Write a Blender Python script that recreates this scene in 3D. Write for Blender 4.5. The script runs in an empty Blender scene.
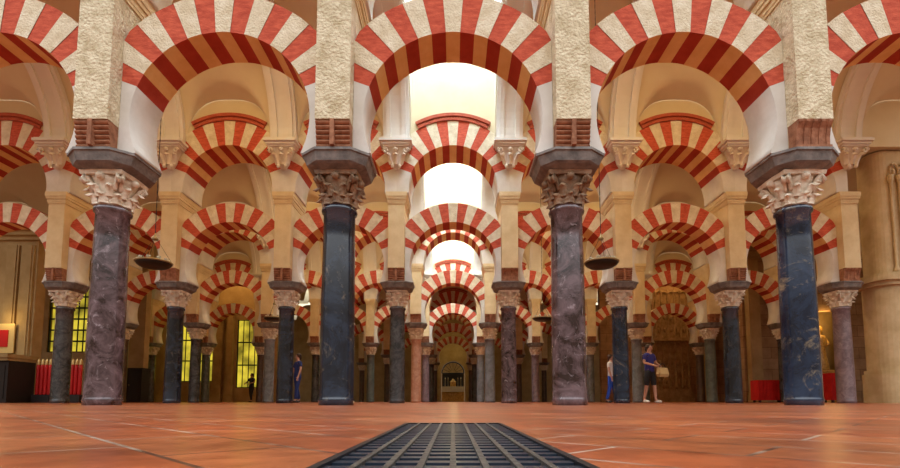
import bpy, bmesh, math, random
from mathutils import Vector, Matrix
random.seed(7)
PI = math.pi
S = bpy.context.scene
C = S.collection
# ------------------------------------------------------------------ camera
F = 485.0
PITCH = math.atan(F / 6000.0)
HC = 0.055
cd = bpy.data.cameras.new('camera')
cam = bpy.data.objects.new('camera', cd); C.objects.link(cam)
cam.location = (0, 0, HC)
cam.rotation_euler = (PI / 2 + PITCH, 0, 0)
cd.sensor_width = 36; cd.lens = 36 * F / 900
cd.shift_x = -(453 - 450) / 900; cd.shift_y = (362 - 234) / 900
cd.clip_start = 0.02; cd.clip_end = 200
S.camera = cam
S.view_settings.view_transform = 'Standard'; S.view_settings.look = 'None'
S.view_settings.gamma = 1; S.view_settings.exposure = 0.0; S.view_settings.use_curve_mapping = False

# ------------------------------------------------------------------ materials
def new_mat(name):
    m = bpy.data.materials.new(name); m.use_nodes = True
    nt = m.node_tree; b = nt.nodes['Principled BSDF']
    return m, nt, b

def stone(name, c1, c2, scale=3.0, rough=.8, bump=.3, bscale=25, c3=None, spec=.3, detail=6, lo=.35, hi=.68, stretch=None, dist=.02):
    """two or three colour mottled surface with a noise relief"""
    m, nt, b = new_mat(name)
    tc = nt.nodes.new('ShaderNodeTexCoord'); src = tc.outputs['Object']
    oi = nt.nodes.new('ShaderNodeObjectInfo')
    ad = nt.nodes.new('ShaderNodeVectorMath'); ad.operation = 'MULTIPLY_ADD'
    nt.links.new(oi.outputs['Random'], ad.inputs[0]); ad.inputs[1].default_value = (37, 53, 71)
    nt.links.new(src, ad.inputs[2]); src = ad.outputs[0]
    if stretch:
        mp = nt.nodes.new('ShaderNodeMapping'); mp.inputs['Scale'].default_value = stretch
        nt.links.new(src, mp.inputs[0]); src = mp.outputs[0]
    n = nt.nodes.new('ShaderNodeTexNoise'); n.inputs['Scale'].default_value = scale; n.inputs['Detail'].default_value = detail
    n.inputs['Roughness'].default_value = .62
    nt.links.new(src, n.inputs['Vector'])
    r = nt.nodes.new('ShaderNodeValToRGB')
    r.color_ramp.elements[0].position = lo; r.color_ramp.elements[1].position = hi
    r.color_ramp.elements[0].color = (*c1, 1); r.color_ramp.elements[1].color = (*c2, 1)
    if c3:
        e = r.color_ramp.elements.new(min(.98, hi + .1)); e.color = (*c3, 1)
    nt.links.new(n.outputs['Fac'], r.inputs[0]); nt.links.new(r.outputs[0], b.inputs['Base Color'])
    b.inputs['Roughness'].default_value = rough; b.inputs['Specular IOR Level'].default_value = spec
    if bump:
        n2 = nt.nodes.new('ShaderNodeTexNoise'); n2.inputs['Scale'].default_value = bscale; n2.inputs['Detail'].default_value = 5
        nt.links.new(src, n2.inputs['Vector'])
        bp = nt.nodes.new('ShaderNodeBump'); bp.inputs['Strength'].default_value = bump; bp.inputs['Distance'].default_value = dist
        nt.links.new(n2.outputs['Fac'], bp.inputs['Height']); nt.links.new(bp.outputs[0], b.inputs['Normal'])
    return m

def marble(name, c1, c2, vein, scale=2.5, rough=.22, vamt=.5, vlo=.57):
    m, nt, b = new_mat(name)
    tc = nt.nodes.new('ShaderNodeTexCoord'); oi = nt.nodes.new('ShaderNodeObjectInfo')
    ad = nt.nodes.new('ShaderNodeVectorMath'); ad.operation = 'MULTIPLY_ADD'
    nt.links.new(oi.outputs['Random'], ad.inputs[0]); ad.inputs[1].default_value = (37, 53, 71)
    nt.links.new(tc.outputs['Object'], ad.inputs[2])
    n = nt.nodes.new('ShaderNodeTexNoise'); n.inputs['Scale'].default_value = scale; n.inputs['Detail'].default_value = 8
    n.inputs['Roughness'].default_value = .7; n.inputs['Distortion'].default_value = .8
    nt.links.new(ad.outputs[0], n.inputs['Vector'])
    r = nt.nodes.new('ShaderNodeValToRGB')
    r.color_ramp.elements[0].position = .4; r.color_ramp.elements[1].position = .62
    r.color_ramp.elements[0].color = (*c1, 1); r.color_ramp.elements[1].color = (*c2, 1)
    nt.links.new(n.outputs['Fac'], r.inputs[0])
    n2 = nt.nodes.new('ShaderNodeTexNoise'); n2.inputs['Scale'].default_value = scale * 1.3; n2.inputs['Detail'].default_value = 10
    n2.inputs['Distortion'].default_value = 2.2; n2.inputs['Roughness'].default_value = .75
    nt.links.new(ad.outputs[0], n2.inputs['Vector'])
    r2 = nt.nodes.new('ShaderNodeValToRGB')
    r2.color_ramp.elements[0].position = vlo; r2.color_ramp.elements[1].position = .70
    r2.color_ramp.elements[0].color = (0, 0, 0, 1); r2.color_ramp.elements[1].color = (vamt, vamt, vamt, 1)
    nt.links.new(n2.outputs['Fac'], r2.inputs[0])
    mx = nt.nodes.new('ShaderNodeMix'); mx.data_type = 'RGBA'
    nt.links.new(r2.outputs[0], mx.inputs[0]); nt.links.new(r.outputs[0], mx.inputs[6]); mx.inputs[7].default_value = (*vein, 1)
    nt.links.new(mx.outputs[2], b.inputs['Base Color'])
    b.inputs['Roughness'].default_value = rough; b.inputs['Specular IOR Level'].default_value = .8
    bp = nt.nodes.new('ShaderNodeBump'); bp.inputs['Strength'].default_value = .15; bp.inputs['Distance'].default_value = .01
    nt.links.new(n2.outputs['Fac'], bp.inputs['Height']); nt.links.new(bp.outputs[0], b.inputs['Normal'])
    return m

def plain(name, col, rough=.6, metal=0.0, emit=None, es=0.0, spec=.4):
    m, nt, b = new_mat(name)
    b.inputs['Base Color'].default_value = (*col, 1); b.inputs['Roughness'].default_value = rough
    b.inputs['Metallic'].default_value = metal; b.inputs['Specular IOR Level'].default_value = spec
    if emit:
        b.inputs['Emission Color'].default_value = (*emit, 1); b.inputs['Emission Strength'].default_value = es
    return m

def brickwork(name, c1, c2, mortar, bw, bh, msize, rough=.8, axis='xz', rot=0.0, bump=.4, noise=.35, dist=.01, nscale=2.0, spec=.3, mnoise=None):
    m, nt, b = new_mat(name)
    tc = nt.nodes.new('ShaderNodeTexCoord')
    mp = nt.nodes.new('ShaderNodeMapping')
    if axis == 'xz': mp.inputs['Rotation'].default_value = (-PI / 2, 0, 0)
    else: mp.inputs['Rotation'].default_value = (0, 0, rot)
    nt.links.new(tc.outputs['Object'], mp.inputs[0])
    br = nt.nodes.new('ShaderNodeTexBrick')
    br.inputs['Scale'].default_value = 1; br.inputs['Brick Width'].default_value = bw; br.inputs['Row Height'].default_value = bh
    br.inputs['Mortar Size'].default_value = msize; br.inputs['Mortar Smooth'].default_value = .2; br.inputs['Bias'].default_value = -.1
    br.inputs['Color1'].default_value = (*c1, 1); br.inputs['Color2'].default_value = (*c2, 1); br.inputs['Mortar'].default_value = (*mortar, 1)
    nt.links.new(mp.outputs[0], br.inputs['Vector'])
    n = nt.nodes.new('ShaderNodeTexNoise'); n.inputs['Scale'].default_value = nscale; n.inputs['Detail'].default_value = 7
    nt.links.new(tc.outputs['Object'], n.inputs['Vector'])
    r = nt.nodes.new('ShaderNodeValToRGB')
    r.color_ramp.elements[0].position = .3; r.color_ramp.elements[1].position = .75
    a = 1 - noise; r.color_ramp.elements[0].color = (a, a * .93, a * .9, 1); r.color_ramp.elements[1].color = (1.1, 1.12, 1.15, 1)
    nt.links.new(n.outputs['Fac'], r.inputs[0])
    mx = nt.nodes.new('ShaderNodeMix'); mx.data_type = 'RGBA'; mx.blend_type = 'MULTIPLY'; mx.inputs[0].default_value = 1
    nt.links.new(br.outputs['Color'], mx.inputs[6]); nt.links.new(r.outputs[0], mx.inputs[7])
    out = mx.outputs[2]
    if mnoise:
        ng = nt.nodes.new('ShaderNodeTexNoise'); ng.inputs['Scale'].default_value = 16; ng.inputs['Detail'].default_value = 8; ng.inputs['Roughness'].default_value = .7
        nt.links.new(tc.outputs['Object'], ng.inputs['Vector'])
        rg = nt.nodes.new('ShaderNodeValToRGB'); rg.color_ramp.elements[0].position = .36; rg.color_ramp.elements[1].position = .6
        rg.color_ramp.elements[0].color = (.62, .55, .5, 1); rg.color_ramp.elements[1].color = (1.05, 1.05, 1.05, 1)
        nt.links.new(ng.outputs['Fac'], rg.inputs[0])
        mg = nt.nodes.new('ShaderNodeMix'); mg.data_type = 'RGBA'; mg.blend_type = 'MULTIPLY'; mg.inputs[0].default_value = 1
        nt.links.new(out, mg.inputs[6]); nt.links.new(rg.outputs[0], mg.inputs[7]); out = mg.outputs[2]
    if mnoise:      # worn joints: pale mortar lost in places
        n3 = nt.nodes.new('ShaderNodeTexNoise'); n3.inputs['Scale'].default_value = 5; n3.inputs['Detail'].default_value = 3
        nt.links.new(tc.outputs['Object'], n3.inputs['Vector'])
        r3 = nt.nodes.new('ShaderNodeValToRGB'); r3.color_ramp.elements[0].position = .45; r3.color_ramp.elements[1].position = .55
        nt.links.new(n3.outputs['Fac'], r3.inputs[0])
        m2 = nt.nodes.new('ShaderNodeMix'); m2.data_type = 'RGBA'
        m2.inputs[6].default_value = (*mortar, 1); m2.inputs[7].default_value = (*mnoise, 1)
        nt.links.new(r3.outputs[0], m2.inputs[0])
        nt.links.new(m2.outputs[2], br.inputs['Mortar'])
    nt.links.new(out, b.inputs['Base Color'])
    b.inputs['Roughness'].default_value = rough; b.inputs['Specular IOR Level'].default_value = spec
    ma = nt.nodes.new('ShaderNodeMath'); ma.operation = 'MULTIPLY_ADD'
    nt.links.new(n.outputs['Fac'], ma.inputs[0]); ma.inputs[1].default_value = .25
    iv = nt.nodes.new('ShaderNodeMath'); iv.operation = 'SUBTRACT'; iv.inputs[0].default_value = 1
    nt.links.new(br.outputs['Fac'], iv.inputs[1]); nt.links.new(iv.outputs[0], ma.inputs[2])
    bp = nt.nodes.new('ShaderNodeBump'); bp.inputs['Strength'].default_value = bump; bp.inputs['Distance'].default_value = dist
    nt.links.new(ma.outputs[0], bp.inputs['Height']); nt.links.new(bp.outputs[0], b.inputs['Normal'])
    return m

M = {}
M['lime'] = stone('limestone', (.50, .40, .23), (.78, .69, .48), 6, .9, 1.0, 26, dist=.04, lo=.3, hi=.6)
M['lime2'] = stone('smooth_limestone', (.62, .47, .25), (.76, .62, .37), 2.5, .85, .3, 30, dist=.015, lo=.3, hi=.7)
M['white'] = stone('whitewashed_plaster', (.60, .56, .48), (.74, .71, .64), 1.6, .75, .15, 12)
M['cream'] = stone('cream_voussoir_stone', (.66, .55, .36), (.85, .77, .58), 6, .85, .8, 40, dist=.03)
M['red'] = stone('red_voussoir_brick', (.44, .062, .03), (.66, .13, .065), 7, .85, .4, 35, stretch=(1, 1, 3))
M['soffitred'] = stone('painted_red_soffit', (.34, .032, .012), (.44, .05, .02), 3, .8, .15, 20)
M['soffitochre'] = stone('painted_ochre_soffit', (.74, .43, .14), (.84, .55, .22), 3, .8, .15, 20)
M['vault'] = stone('vault_plaster', (.66, .56, .37), (.72, .63, .43), .8, .8, .06, 6)
M['wallplaster'] = stone('lunette_plaster', (.64, .53, .31), (.70, .60, .38), 1.0, .8, .08, 8)
M['rib'] = stone('rib_plaster', (.70, .67, .60), (.77, .74, .68), 1.2, .7, .06, 8)
M['mould'] = stone('terracotta_moulding', (.38, .07, .035), (.5, .11, .05), 8, .8, .2, 30)
M['corbel'] = stone('corbel_brick', (.20, .075, .035), (.42, .19, .10), 9, .8, .4, 40)
M['slate'] = stone('impost_slate', (.10, .09, .08), (.24, .21, .185), 7, .55, .3, 30, spec=.5)
M['cap'] = stone('capital_stone', (.56, .45, .31), (.86, .77, .62), 7, .65, .4, 45)
M['capdark'] = stone('bronzed_capital_stone', (.14, .08, .04), (.36, .22, .12), 7, .5, .4, 45, spec=.5)
M['carved'] = stone('carved_white_plaster', (.66, .58, .46), (.80, .74, .64), 5, .7, .2, 30)
M['ashlar'] = brickwork('ashlar_stone', (.36, .21, .10), (.46, .29, .15), (.20, .11, .05), 1.1, .55, .012, axis='xz')
M['carvedstone'] = stone('carved_wall_stone', (.24, .14, .06), (.46, .30, .15), 3, .8, .5, 18, dist=.03)
M['ochre'] = stone('ochre_wall', (.34, .22, .085), (.47, .33, .15), 1.2, .8, .2, 12)
M['buttress'] = stone('buttress_stone', (.48, .35, .18), (.64, .50, .29), 2.2, .8, .25, 20)
M['dark'] = plain('dark_wood', (.018, .013, .011), .5)
M['iron'] = plain('black_iron', (.02, .022, .026), .42, .6)
M['ironworn'] = stone('worn_iron', (.018, .016, .014), (.07, .058, .045), 18, .5, .3, 60, spec=.6)
M['skytintiron'] = plain('sky_tinted_iron', (.035, .05, .075), .3, .5)  # blue of the reflected sky put into the cross bars' base colour
M['brass'] = plain('aged_brass', (.36, .28, .14), .4, .85)
M['bronze'] = plain('dark_bronze', (.02, .018, .012), .4, .3)
M['glass'] = plain('lamp_glass', (.55, .5, .36), .15, 0, spec=.6)
M['redwax'] = plain('red_wax', (.55, .012, .012), .45)
M['gold'] = stone('gilding', (.42, .2, .03), (.8, .5, .12), 9, .35, .4, 25, spec=.6)
M['goldcap'] = plain('pale_gold', (.8, .6, .25), .4, .3)
M['redcloth'] = stone('red_cloth', (.42, .006, .006), (.58, .014, .012), 3, .85, .2, 20)
M['linen'] = stone('white_linen', (.7, .66, .55), (.8, .76, .66), 3, .85, .2, 15)
M['pit'] = plain('pit_concrete', (.02, .02, .022), .9)
M['yellowpane'] = plain('yellow_lit_pane', (.3, .25, .05), .5, 0, (1.0, .78, .06), 1)
_nt = M['yellowpane'].node_tree; _n = _nt.nodes.new('ShaderNodeTexNoise'); _n.inputs['Scale'].default_value = .9; _n.inputs['Detail'].default_value = 4
_t = _nt.nodes.new('ShaderNodeTexCoord'); _nt.links.new(_t.outputs['Object'], _n.inputs['Vector'])
_r = _nt.nodes.new('ShaderNodeValToRGB'); _r.color_ramp.elements[0].position = .36; _r.color_ramp.elements[1].position = .62
_r.color_ramp.elements[0].color = (.10, .09, .01, 1); _r.color_ramp.elements[1].color = (.78, .62, .05, 1)
_nt.links.new(_n.outputs['Fac'], _r.inputs[0]); _nt.links.new(_r.outputs[0], _nt.nodes['Principled BSDF'].inputs['Emission Color'])
M['skypane'] = plain('skylight_pane', (.8, .85, .9), .3, 0, (.86, .94, 1.0), 6)
M['redlit'] = plain('red_lit_picture', (.5, .02, .01), .5)
M['floor'] = brickwork('terracotta_floor', (.45, .105, .034), (.54, .165, .058), (.66, .52, .40), .28, .14, .0034, .3, 'xy', PI / 4, .3, .6, .005, 2.6, .5, (.12, .05, .03))
SH = {
 'purple': marble('purple_brown_marble', (.028, .013, .012), (.16, .105, .112), (.44, .36, .38), 3.4, .13, .8),
 'blueblack': marble('blue_black_marble', (.005, .007, .013), (.024, .036, .06), (.24, .19, .13), 2.0, .14, .6),
 'bluetan': marble('blue_black_tan_marble', (.004, .008, .02), (.022, .04, .078), (.32, .25, .15), 1.3, .10, .8, .55),
 'darkgrey': marble('dark_grey_marble', (.022, .023, .025), (.075, .075, .078), (.25, .23, .2), 4, .25, .4),
 'grey': marble('grey_marble', (.09, .095, .10), (.2, .21, .22), (.4, .38, .35), 4, .28, .5),
 'pink': marble('salmon_marble', (.36, .15, .085), (.52, .30, .20), (.6, .5, .42), 5, .3, .5),
 'mauve': marble('mauve_marble', (.12, .075, .085), (.25, .18, .19), (.45, .38, .38), 5, .3, .5),
 'green': marble('grey_green_marble', (.05, .065, .055), (.12, .14, .12), (.3, .31, .27), 4, .28, .5),
 'brown': marble('brown_marble', (.045, .025, .016), (.11, .065, .04), (.25, .17, .11), 4, .3, .5),
}
SHNAME = {'purple': 'purple-brown mottled', 'blueblack': 'blue-black', 'bluetan': 'blue-black tan-veined', 'darkgrey': 'dark grey', 'grey': 'pale grey',
          'pink': 'salmon pink', 'mauve': 'mauve', 'green': 'grey-green', 'brown': 'dark brown'}

# ------------------------------------------------------------------ mesh helpers
class MB:
    def __init__(s): s.v = []; s.f = []; s.mi = []; s.sm = []
    def face(s, idx, mi=0, smooth=False): s.f.append(idx); s.mi.append(mi); s.sm.append(smooth)
    def box(s, x0, x1, y0, y1, z0, z1, mi=0):
        b = len(s.v)
        s.v += [(x0, y0, z0), (x1, y0, z0), (x1, y1, z0), (x0, y1, z0), (x0, y0, z1), (x1, y0, z1), (x1, y1, z1), (x0, y1, z1)]
        for q in ((0, 3, 2, 1), (4, 5, 6, 7), (0, 1, 5, 4), (1, 2, 6, 5), (2, 3, 7, 6), (3, 0, 4, 7)): s.face([b + i for i in q], mi)
    def prism(s, rings, cap=True, mi=0, smooth=False):
        """closed rings of equal length, bridged"""
        n = len(rings[0]); b = len(s.v)
        for r in rings: s.v += list(r)
        for k in range(len(rings) - 1):
            for i in range(n):
                j = (i + 1) % n
                s.face([b + k * n + i, b + k * n + j, b + (k + 1) * n + j, b + (k + 1) * n + i], mi, smooth)
        if cap:
            s.face([b + i for i in reversed(range(n))], mi)
            s.face([b + (len(rings) - 1) * n + i for i in range(n)], mi)
    def lathe(s, prof, n=24, c=(0, 0, 0), mi=0, cap=True):
        rings = [[(c[0] + r * math.cos(2 * PI * i / n), c[1] + r * math.sin(2 * PI * i / n), c[2] + z) for i in range(n)] for r, z in prof]
        s.prism(rings, cap, mi, True)
    def tube(s, pts, r, n=8, mi=0):
        rings = []
        P = [Vector(p) for p in pts]
        for i, p in enumerate(P):
            d = (P[min(i + 1, len(P) - 1)] - P[max(i - 1, 0)]).normalized()
            up = Vector((0, 0, 1)) if abs(d.z) < .9 else Vector((1, 0, 0))
            a = d.cross(up).normalized(); b2 = a.cross(d).normalized()
            rr = r[i] if isinstance(r, (list, tuple)) else r
            rings.append([tuple(p + (a * math.cos(2 * PI * k / n) + b2 * math.sin(2 * PI * k / n)) * rr) for k in range(n)])
        s.prism(rings, True, mi, True)
    def ball(s, c, rx, ry, rz, nu=10, nv=6, mi=0):
        rings = []
        for k in range(nv + 1):
            t = -PI / 2 + PI * k / nv; q = max(.02, math.cos(t))
            rings.append([(c[0] + rx * q * math.cos(2 * PI * i / nu), c[1] + ry * q * math.sin(2 * PI * i / nu), c[2] + rz * math.sin(t)) for i in range(nu)])
        s.prism(rings, True, mi, True)
    def mesh(s, name, mats):
        me = bpy.data.meshes.new(name)
        me.from_pydata(s.v, [], s.f)
        for m in (mats if isinstance(mats, (list, tuple)) else [mats]): me.materials.append(m)
        me.polygons.foreach_set('material_index', s.mi)
        me.polygons.foreach_set('use_smooth', s.sm)
        bm = bmesh.new(); bm.from_mesh(me); bmesh.ops.recalc_face_normals(bm, faces=bm.faces); bm.to_mesh(me); bm.free()
        me.update()
        return me

def place(name, me, parent=None, loc=(0, 0, 0), rot=None):
    o = bpy.data.objects.new(name, me); C.objects.link(o); o.location = loc
    if rot: o.rotation_euler = rot
    if parent: o.parent = parent
    return o
def thing(name, label, cat, loc=(0, 0, 0), group=None, rz=0):
    o = bpy.data.objects.new(name, None); C.objects.link(o); o.location = loc; o.rotation_euler = (0, 0, rz)
    o.empty_display_size = .2
    return tag(o, label, cat, group)
def tag(o, label, cat, group=None):
    o['label'] = label; o['category'] = cat; o['kind'] = 'thing'
    if group: o['group'] = group
    return o
def struct(name, me, loc=(0, 0, 0)):
    o = place(name, me, None, loc); o['kind'] = 'structure'; return o

# ------------------------------------------------------------------ layout
A = 3.2
D1, STEP = 6.66, 7.18
ROWY = [D1 + STEP * i for i in range(6)]
ORD = ['nearest', 'second', 'third', 'fourth', 'fifth', 'sixth']
NTH = ['first', 'second', 'third', 'fourth', 'fifth', 'sixth', 'seventh']
NL, NR = [3, 5, 5, 6, 3, 3], [3, 4, 5, 6, 3, 3]      # columns on the two sides of the aisle
ZS, ZC, ZA, ZB = 2.75, 3.20, 3.42, 3.78     # shaft top, capital top, impost top, corbel top
ZL, RL, RLO = 3.94, 1.235, 1.80              # lower arch centre, inner and outer radius
ZK0, ZK1 = 5.62, 5.95                       # pier cornice
ZU, RU, RUO = 6.08, 1.27, 2.0               # upper arch
ZV = 7.35                                   # springing of the vaults
TL, TU = .31, .53                           # half thickness, lower and upper arches

# ------------------------------------------------------------------ column meshes
def shaft_mesh(r, mat):
    b = MB()
    prof = [(r * 1.04, 0), (r * 1.04, .05), (r * 1.08, .07), (r * 1.04, .09), (r * 1.02, .12), (r * 1.02, .8), (r * 1.0, 1.6), (r * .965, 2.3), (r * .95, ZS - .09),
            (r * 1.06, ZS - .07), (r * 1.09, ZS - .045), (r * 1.06, ZS - .02), (r * .96, ZS)]
    b.lathe(prof, 36)
    return b.mesh('shaft', mat)

def capital_mesh(mat):
    b = MB(); H = ZC - ZS
    b.lathe([(.2, 0), (.205, .05), (.2, .12), (.215, .22), (.25, .32), (.285, H - .06)], 24)
    for tier, (z0, h, off, w, out) in enumerate(((0.015, .165, 0, .08, .065), (.11, .185, PI / 8, .075, .075))):
        for i in range(8):
            a = off + i * PI / 4
            ca, sa = math.cos(a), math.sin(a)
            rings = []
            for k in range(7):
                t = k / 6
                rr = .205 + .012 + out * (t ** 2.2) + .03 * tier * t
                z = z0 + h * (t if t < .84 else .84 - (t - .84) * 1.6)
                ww = w * (1 - .35 * t) * (1.0 if k % 2 == 0 else .84)
                if k == 6: rr += .025; ww *= .6
                th = .022
                px, py = ca * rr, sa * rr
                tx, ty = -sa, ca
                q = []
                for (u, d) in ((-ww, -th), (-ww * .5, th * .6), (0, th * 1.5), (ww * .5, th * .6), (ww, -th)):
                    q.append((px + tx * u + ca * d, py + ty * u + sa * d, z))
                rings.append(q)
            b.prism(rings, True, 0, False)
    for i in range(4):                      # corner volutes: spirals under the impost
        a = PI / 4 + i * PI / 2
        ca, sa = math.cos(a), math.sin(a)
        for sgn in (-1, 1):
            pts, rad = [], []
            for k in range(15):
                t = k / 14
                if t < .4:
                    q = t / .4; rr = .22 + .095 * q; z = .20 + .17 * q; rad.append(.028)
                else:
                    q = (t - .4) / .6; an = PI / 2 - q * 3.1 * PI; R = .058 * (1 - .7 * q)
                    rr = .33 + R * math.cos(an); z = H - .135 + R * math.sin(an) + .02; rad.append(.028 - .012 * q)
                pts.append((ca * rr - sa * sgn * .03, sa * rr + ca * sgn * .03, z))
            b.tube(pts, rad, 6)
        b.ball((ca * .335, sa * .335, H - .115), .045, .045, .045, 8, 5)
        am = a + PI / 4
        b.ball((math.cos(am) * .285, math.sin(am) * .285, H - .08), .06, .06, .055, 8, 5)       # fleuron
    # abacus with hollowed sides
    ring0, ring1 = [], []
    for i in range(32):
        a = 2 * PI * i / 32
        k = abs(math.cos(2 * a))
        rr = .40 - .105 * k ** .6
        ring0.append((math.cos(a) * rr, math.sin(a) * rr, H - .055)); ring1.append((math.cos(a) * (rr + .015), math.sin(a) * (rr + .015), H))
    b.prism([ring0, ring1])
    return b.mesh('capital', mat)

def impost_ring(hx, hy, fx, fy, z):
    return [(-fx, -hy, z), (fx, -hy, z), (hx, -fy, z), (hx, fy, z), (fx, hy, z), (-fx, hy, z), (-hx, fy, z), (-hx, -fy, z)]
def impost_mesh():
    b = MB()
    b.prism([impost_ring(.27, .32, .19, .20, ZC), impost_ring(.36, .40, .215, .25, ZC + .035), impost_ring(.40, .435, .225, .27, ZC + .06), impost_ring(.445, .465, .235, .29, ZA - .04), impost_ring(.465, .485, .24, .30, ZA - .035), impost_ring(.465, .485, .24, .30, ZA)])
    return b.mesh('impost_block', M['slate'])

CAP = capital_mesh(M['cap']); CAPD = capital_mesh(M['capdark'])
IMP = impost_mesh()
SHM = {}
COLKINDS = [
  ['darkgrey', 'purple', 'blueblack', 'purple', 'bluetan', 'grey'],
  ['brown', 'darkgrey', 'blueblack', 'blueblack', 'darkgrey', 'purple', 'bluetan', 'blueblack', 'mauve'],
  ['brown', 'darkgrey', 'grey', 'green', 'pink', 'grey', 'purple', 'grey', 'green', 'darkgrey'],
  ['darkgrey', 'green', 'brown', 'darkgrey', 'green', 'mauve', 'grey', 'mauve', 'grey', 'green', 'brown', 'brown'],
  ['darkgrey', 'brown', 'darkgrey', 'darkgrey', 'brown', 'darkgrey'],
  ['brown', 'darkgrey', 'brown', 'brown', 'darkgrey', 'brown']]

def side(x): return 'left' if x < 0 else 'right'
for ri, y in enumerate(ROWY):
    for j in range(NL[ri] + NR[ri]):
        x = (j - NL[ri] + .5) * A
        k = COLKINDS[ri][j]
        pos = int(abs(x) / A)
        if ri == 0 and pos == 2:
            lab = 'column standing outside the frame at the end of the nearest arcade'; grp = 'outermost columns of the nearest arcade'
        else:
            lab = f'{SHNAME[k]} marble column of the {ORD[ri]} arcade, {NTH[pos]} {side(x)} of the aisle'; grp = f'columns of the {ORD[ri]} arcade'
        t = thing('column', lab, 'column', (x, y, 0), grp)
        r = .218 if ri or pos else .228
        if (k, r) not in SHM: SHM[(k, r)] = shaft_mesh(r, SH[k])
        place('shaft', SHM[(k, r)], t)
        place('capital', CAPD if (ri == 0 and pos == 0) else CAP, t, (0, 0, ZS))
        place('impost_block', IMP, t)

# ------------------------------------------------------------------ pier meshes (stand on the imposts, up to the cornice)
def pier_body(mat):
    b = MB()
    b.box(-.23, .23, -TL, TL, ZA, ZB)
    b.box(-.23, .23, -TU, TU, ZB, ZK0)
    return b.mesh('pier_body', mat)
def corbel_mesh(style):
    b = MB(); W = .225
    z0, z1 = ZA, ZB
    if style == 'rolls':
        n = 6
        prof = [(-TL, z0)]
        for i in range(n):
            za, zb = z0 + (z1 - z0) * i / n, z0 + (z1 - z0) * (i + 1) / n
            d = -.45 - .075 * (i + .5) / n
            for q in range(5):
                t = q / 4
                prof.append((d + .028 - .028 * math.sin(PI * t), za + (zb - za) * t))
        prof.append((-TL, z1))
        b.prism([[(-W, p[0], p[1]) for p in prof], [(W, p[0], p[1]) for p in prof]])
        b.box(-.028, .028, -.535, -.44, z0 + .01, z1)
    else:
        for i in range(9):
            x0, x1 = -W + 2 * W * i / 9, -W + 2 * W * (i + 1) / 9
            e = .012 if i % 2 else 0
            prof = [(-TL, z0), (-.43 + e, z0), (-.455 + e, z0 + .04), (-.46 + e, z0 + .15), (-.485 + e, z0 + .26), (-.53 + e, z1 - .03), (-.53, z1), (-TL, z1)]
            b.prism([[(x0, p[0], p[1]) for p in prof], [(x1, p[0], p[1]) for p in prof]])
        b.box(-W - .015, W + .015, -.475, -.40, z0, z0 + .035)
    return b.mesh('corbel', M['corbel'])
def cornice_mesh():
    b = MB()
    for (e, za, zb) in ((.02, ZK0, ZK0 + .05), (.03, ZK0 + .05, ZK0 + .13), (.055, ZK0 + .13, ZK0 + .2), (.07, ZK0 + .2, ZK1)):
        b.box(-.23 - e, .23 + e, -TU - e, TU + e, za, zb)
    return b.mesh('cornice', M['lime2'])
PB, PB2 = pier_body(M['lime']), pier_body(M['lime2'])
CR, CF, CN = corbel_mesh('rolls'), corbel_mesh('flutes'), cornice_mesh()
for ri, y in enumerate(ROWY):
    for j in range(NL[ri] + NR[ri]):
        x = (j - NL[ri] + .5) * A; pos = int(abs(x) / A)
        if ri == 0 and pos == 2: lab, grp = 'stone pier outside the frame at the end of the nearest arcade', 'outermost piers of the nearest arcade'
        else: lab, grp = f'cream stone pier over the {ORD[ri]} arcade\'s {NTH[pos]} column {side(x)} of the aisle', f'piers of the {ORD[ri]} arcade'
        t = thing('pier', lab, 'pier', (x, y, 0), grp)
        place('pier_body', PB2 if ri else PB, t)
        m = CF if (ri == 0 and x > 4) or (ri > 0 and (j + ri) % 3 == 0) else CR
        place('corbel', m, t); place('corbel', m, t, rot=(0, 0, PI))
        place('cornice', CN, t)

# ------------------------------------------------------------------ arches
NV = 15; DV = math.radians(9.25); PHI = NV * DV / 2
def arch_ring(zc, r0, r1, clip, th):
    b = MB()
    def pt(phi, r):
        if abs(r * math.sin(phi)) > clip: r = clip / abs(math.sin(phi))
        return r * math.sin(phi), zc + r * math.cos(phi)
    for i in range(NV):
        p0 = -PHI + i * DV
        for s_ in range(2):
            a0, a1 = p0 + DV * s_ / 2, p0 + DV * (s_ + 1) / 2
            mi = 0 if i % 2 == 0 else 1
            q = [pt(a0, r0), pt(a1, r0), pt(a1, r1), pt(a0, r1)]
            e = .006 if mi == 0 else 0
            bb = len(b.v)
            b.v += [(u, -th + e, w) for u, w in q] + [(u, th - e, w) for u, w in q]
            b.face([bb, bb + 1, bb + 2, bb + 3], mi); b.face([bb + 7, bb + 6, bb + 5, bb + 4], mi)
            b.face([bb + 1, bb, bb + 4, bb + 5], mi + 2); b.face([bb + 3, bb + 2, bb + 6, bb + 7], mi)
            if i == 0 and s_ == 0: b.face([bb, bb + 3, bb + 7, bb + 4], mi)
            if i == NV - 1 and s_ == 1: b.face([bb + 2, bb + 1, bb + 5, bb + 6], mi)
    return b.mesh('ring', [M['red'], M['cream'], M['soffitred'], M['soffitochre']])
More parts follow.
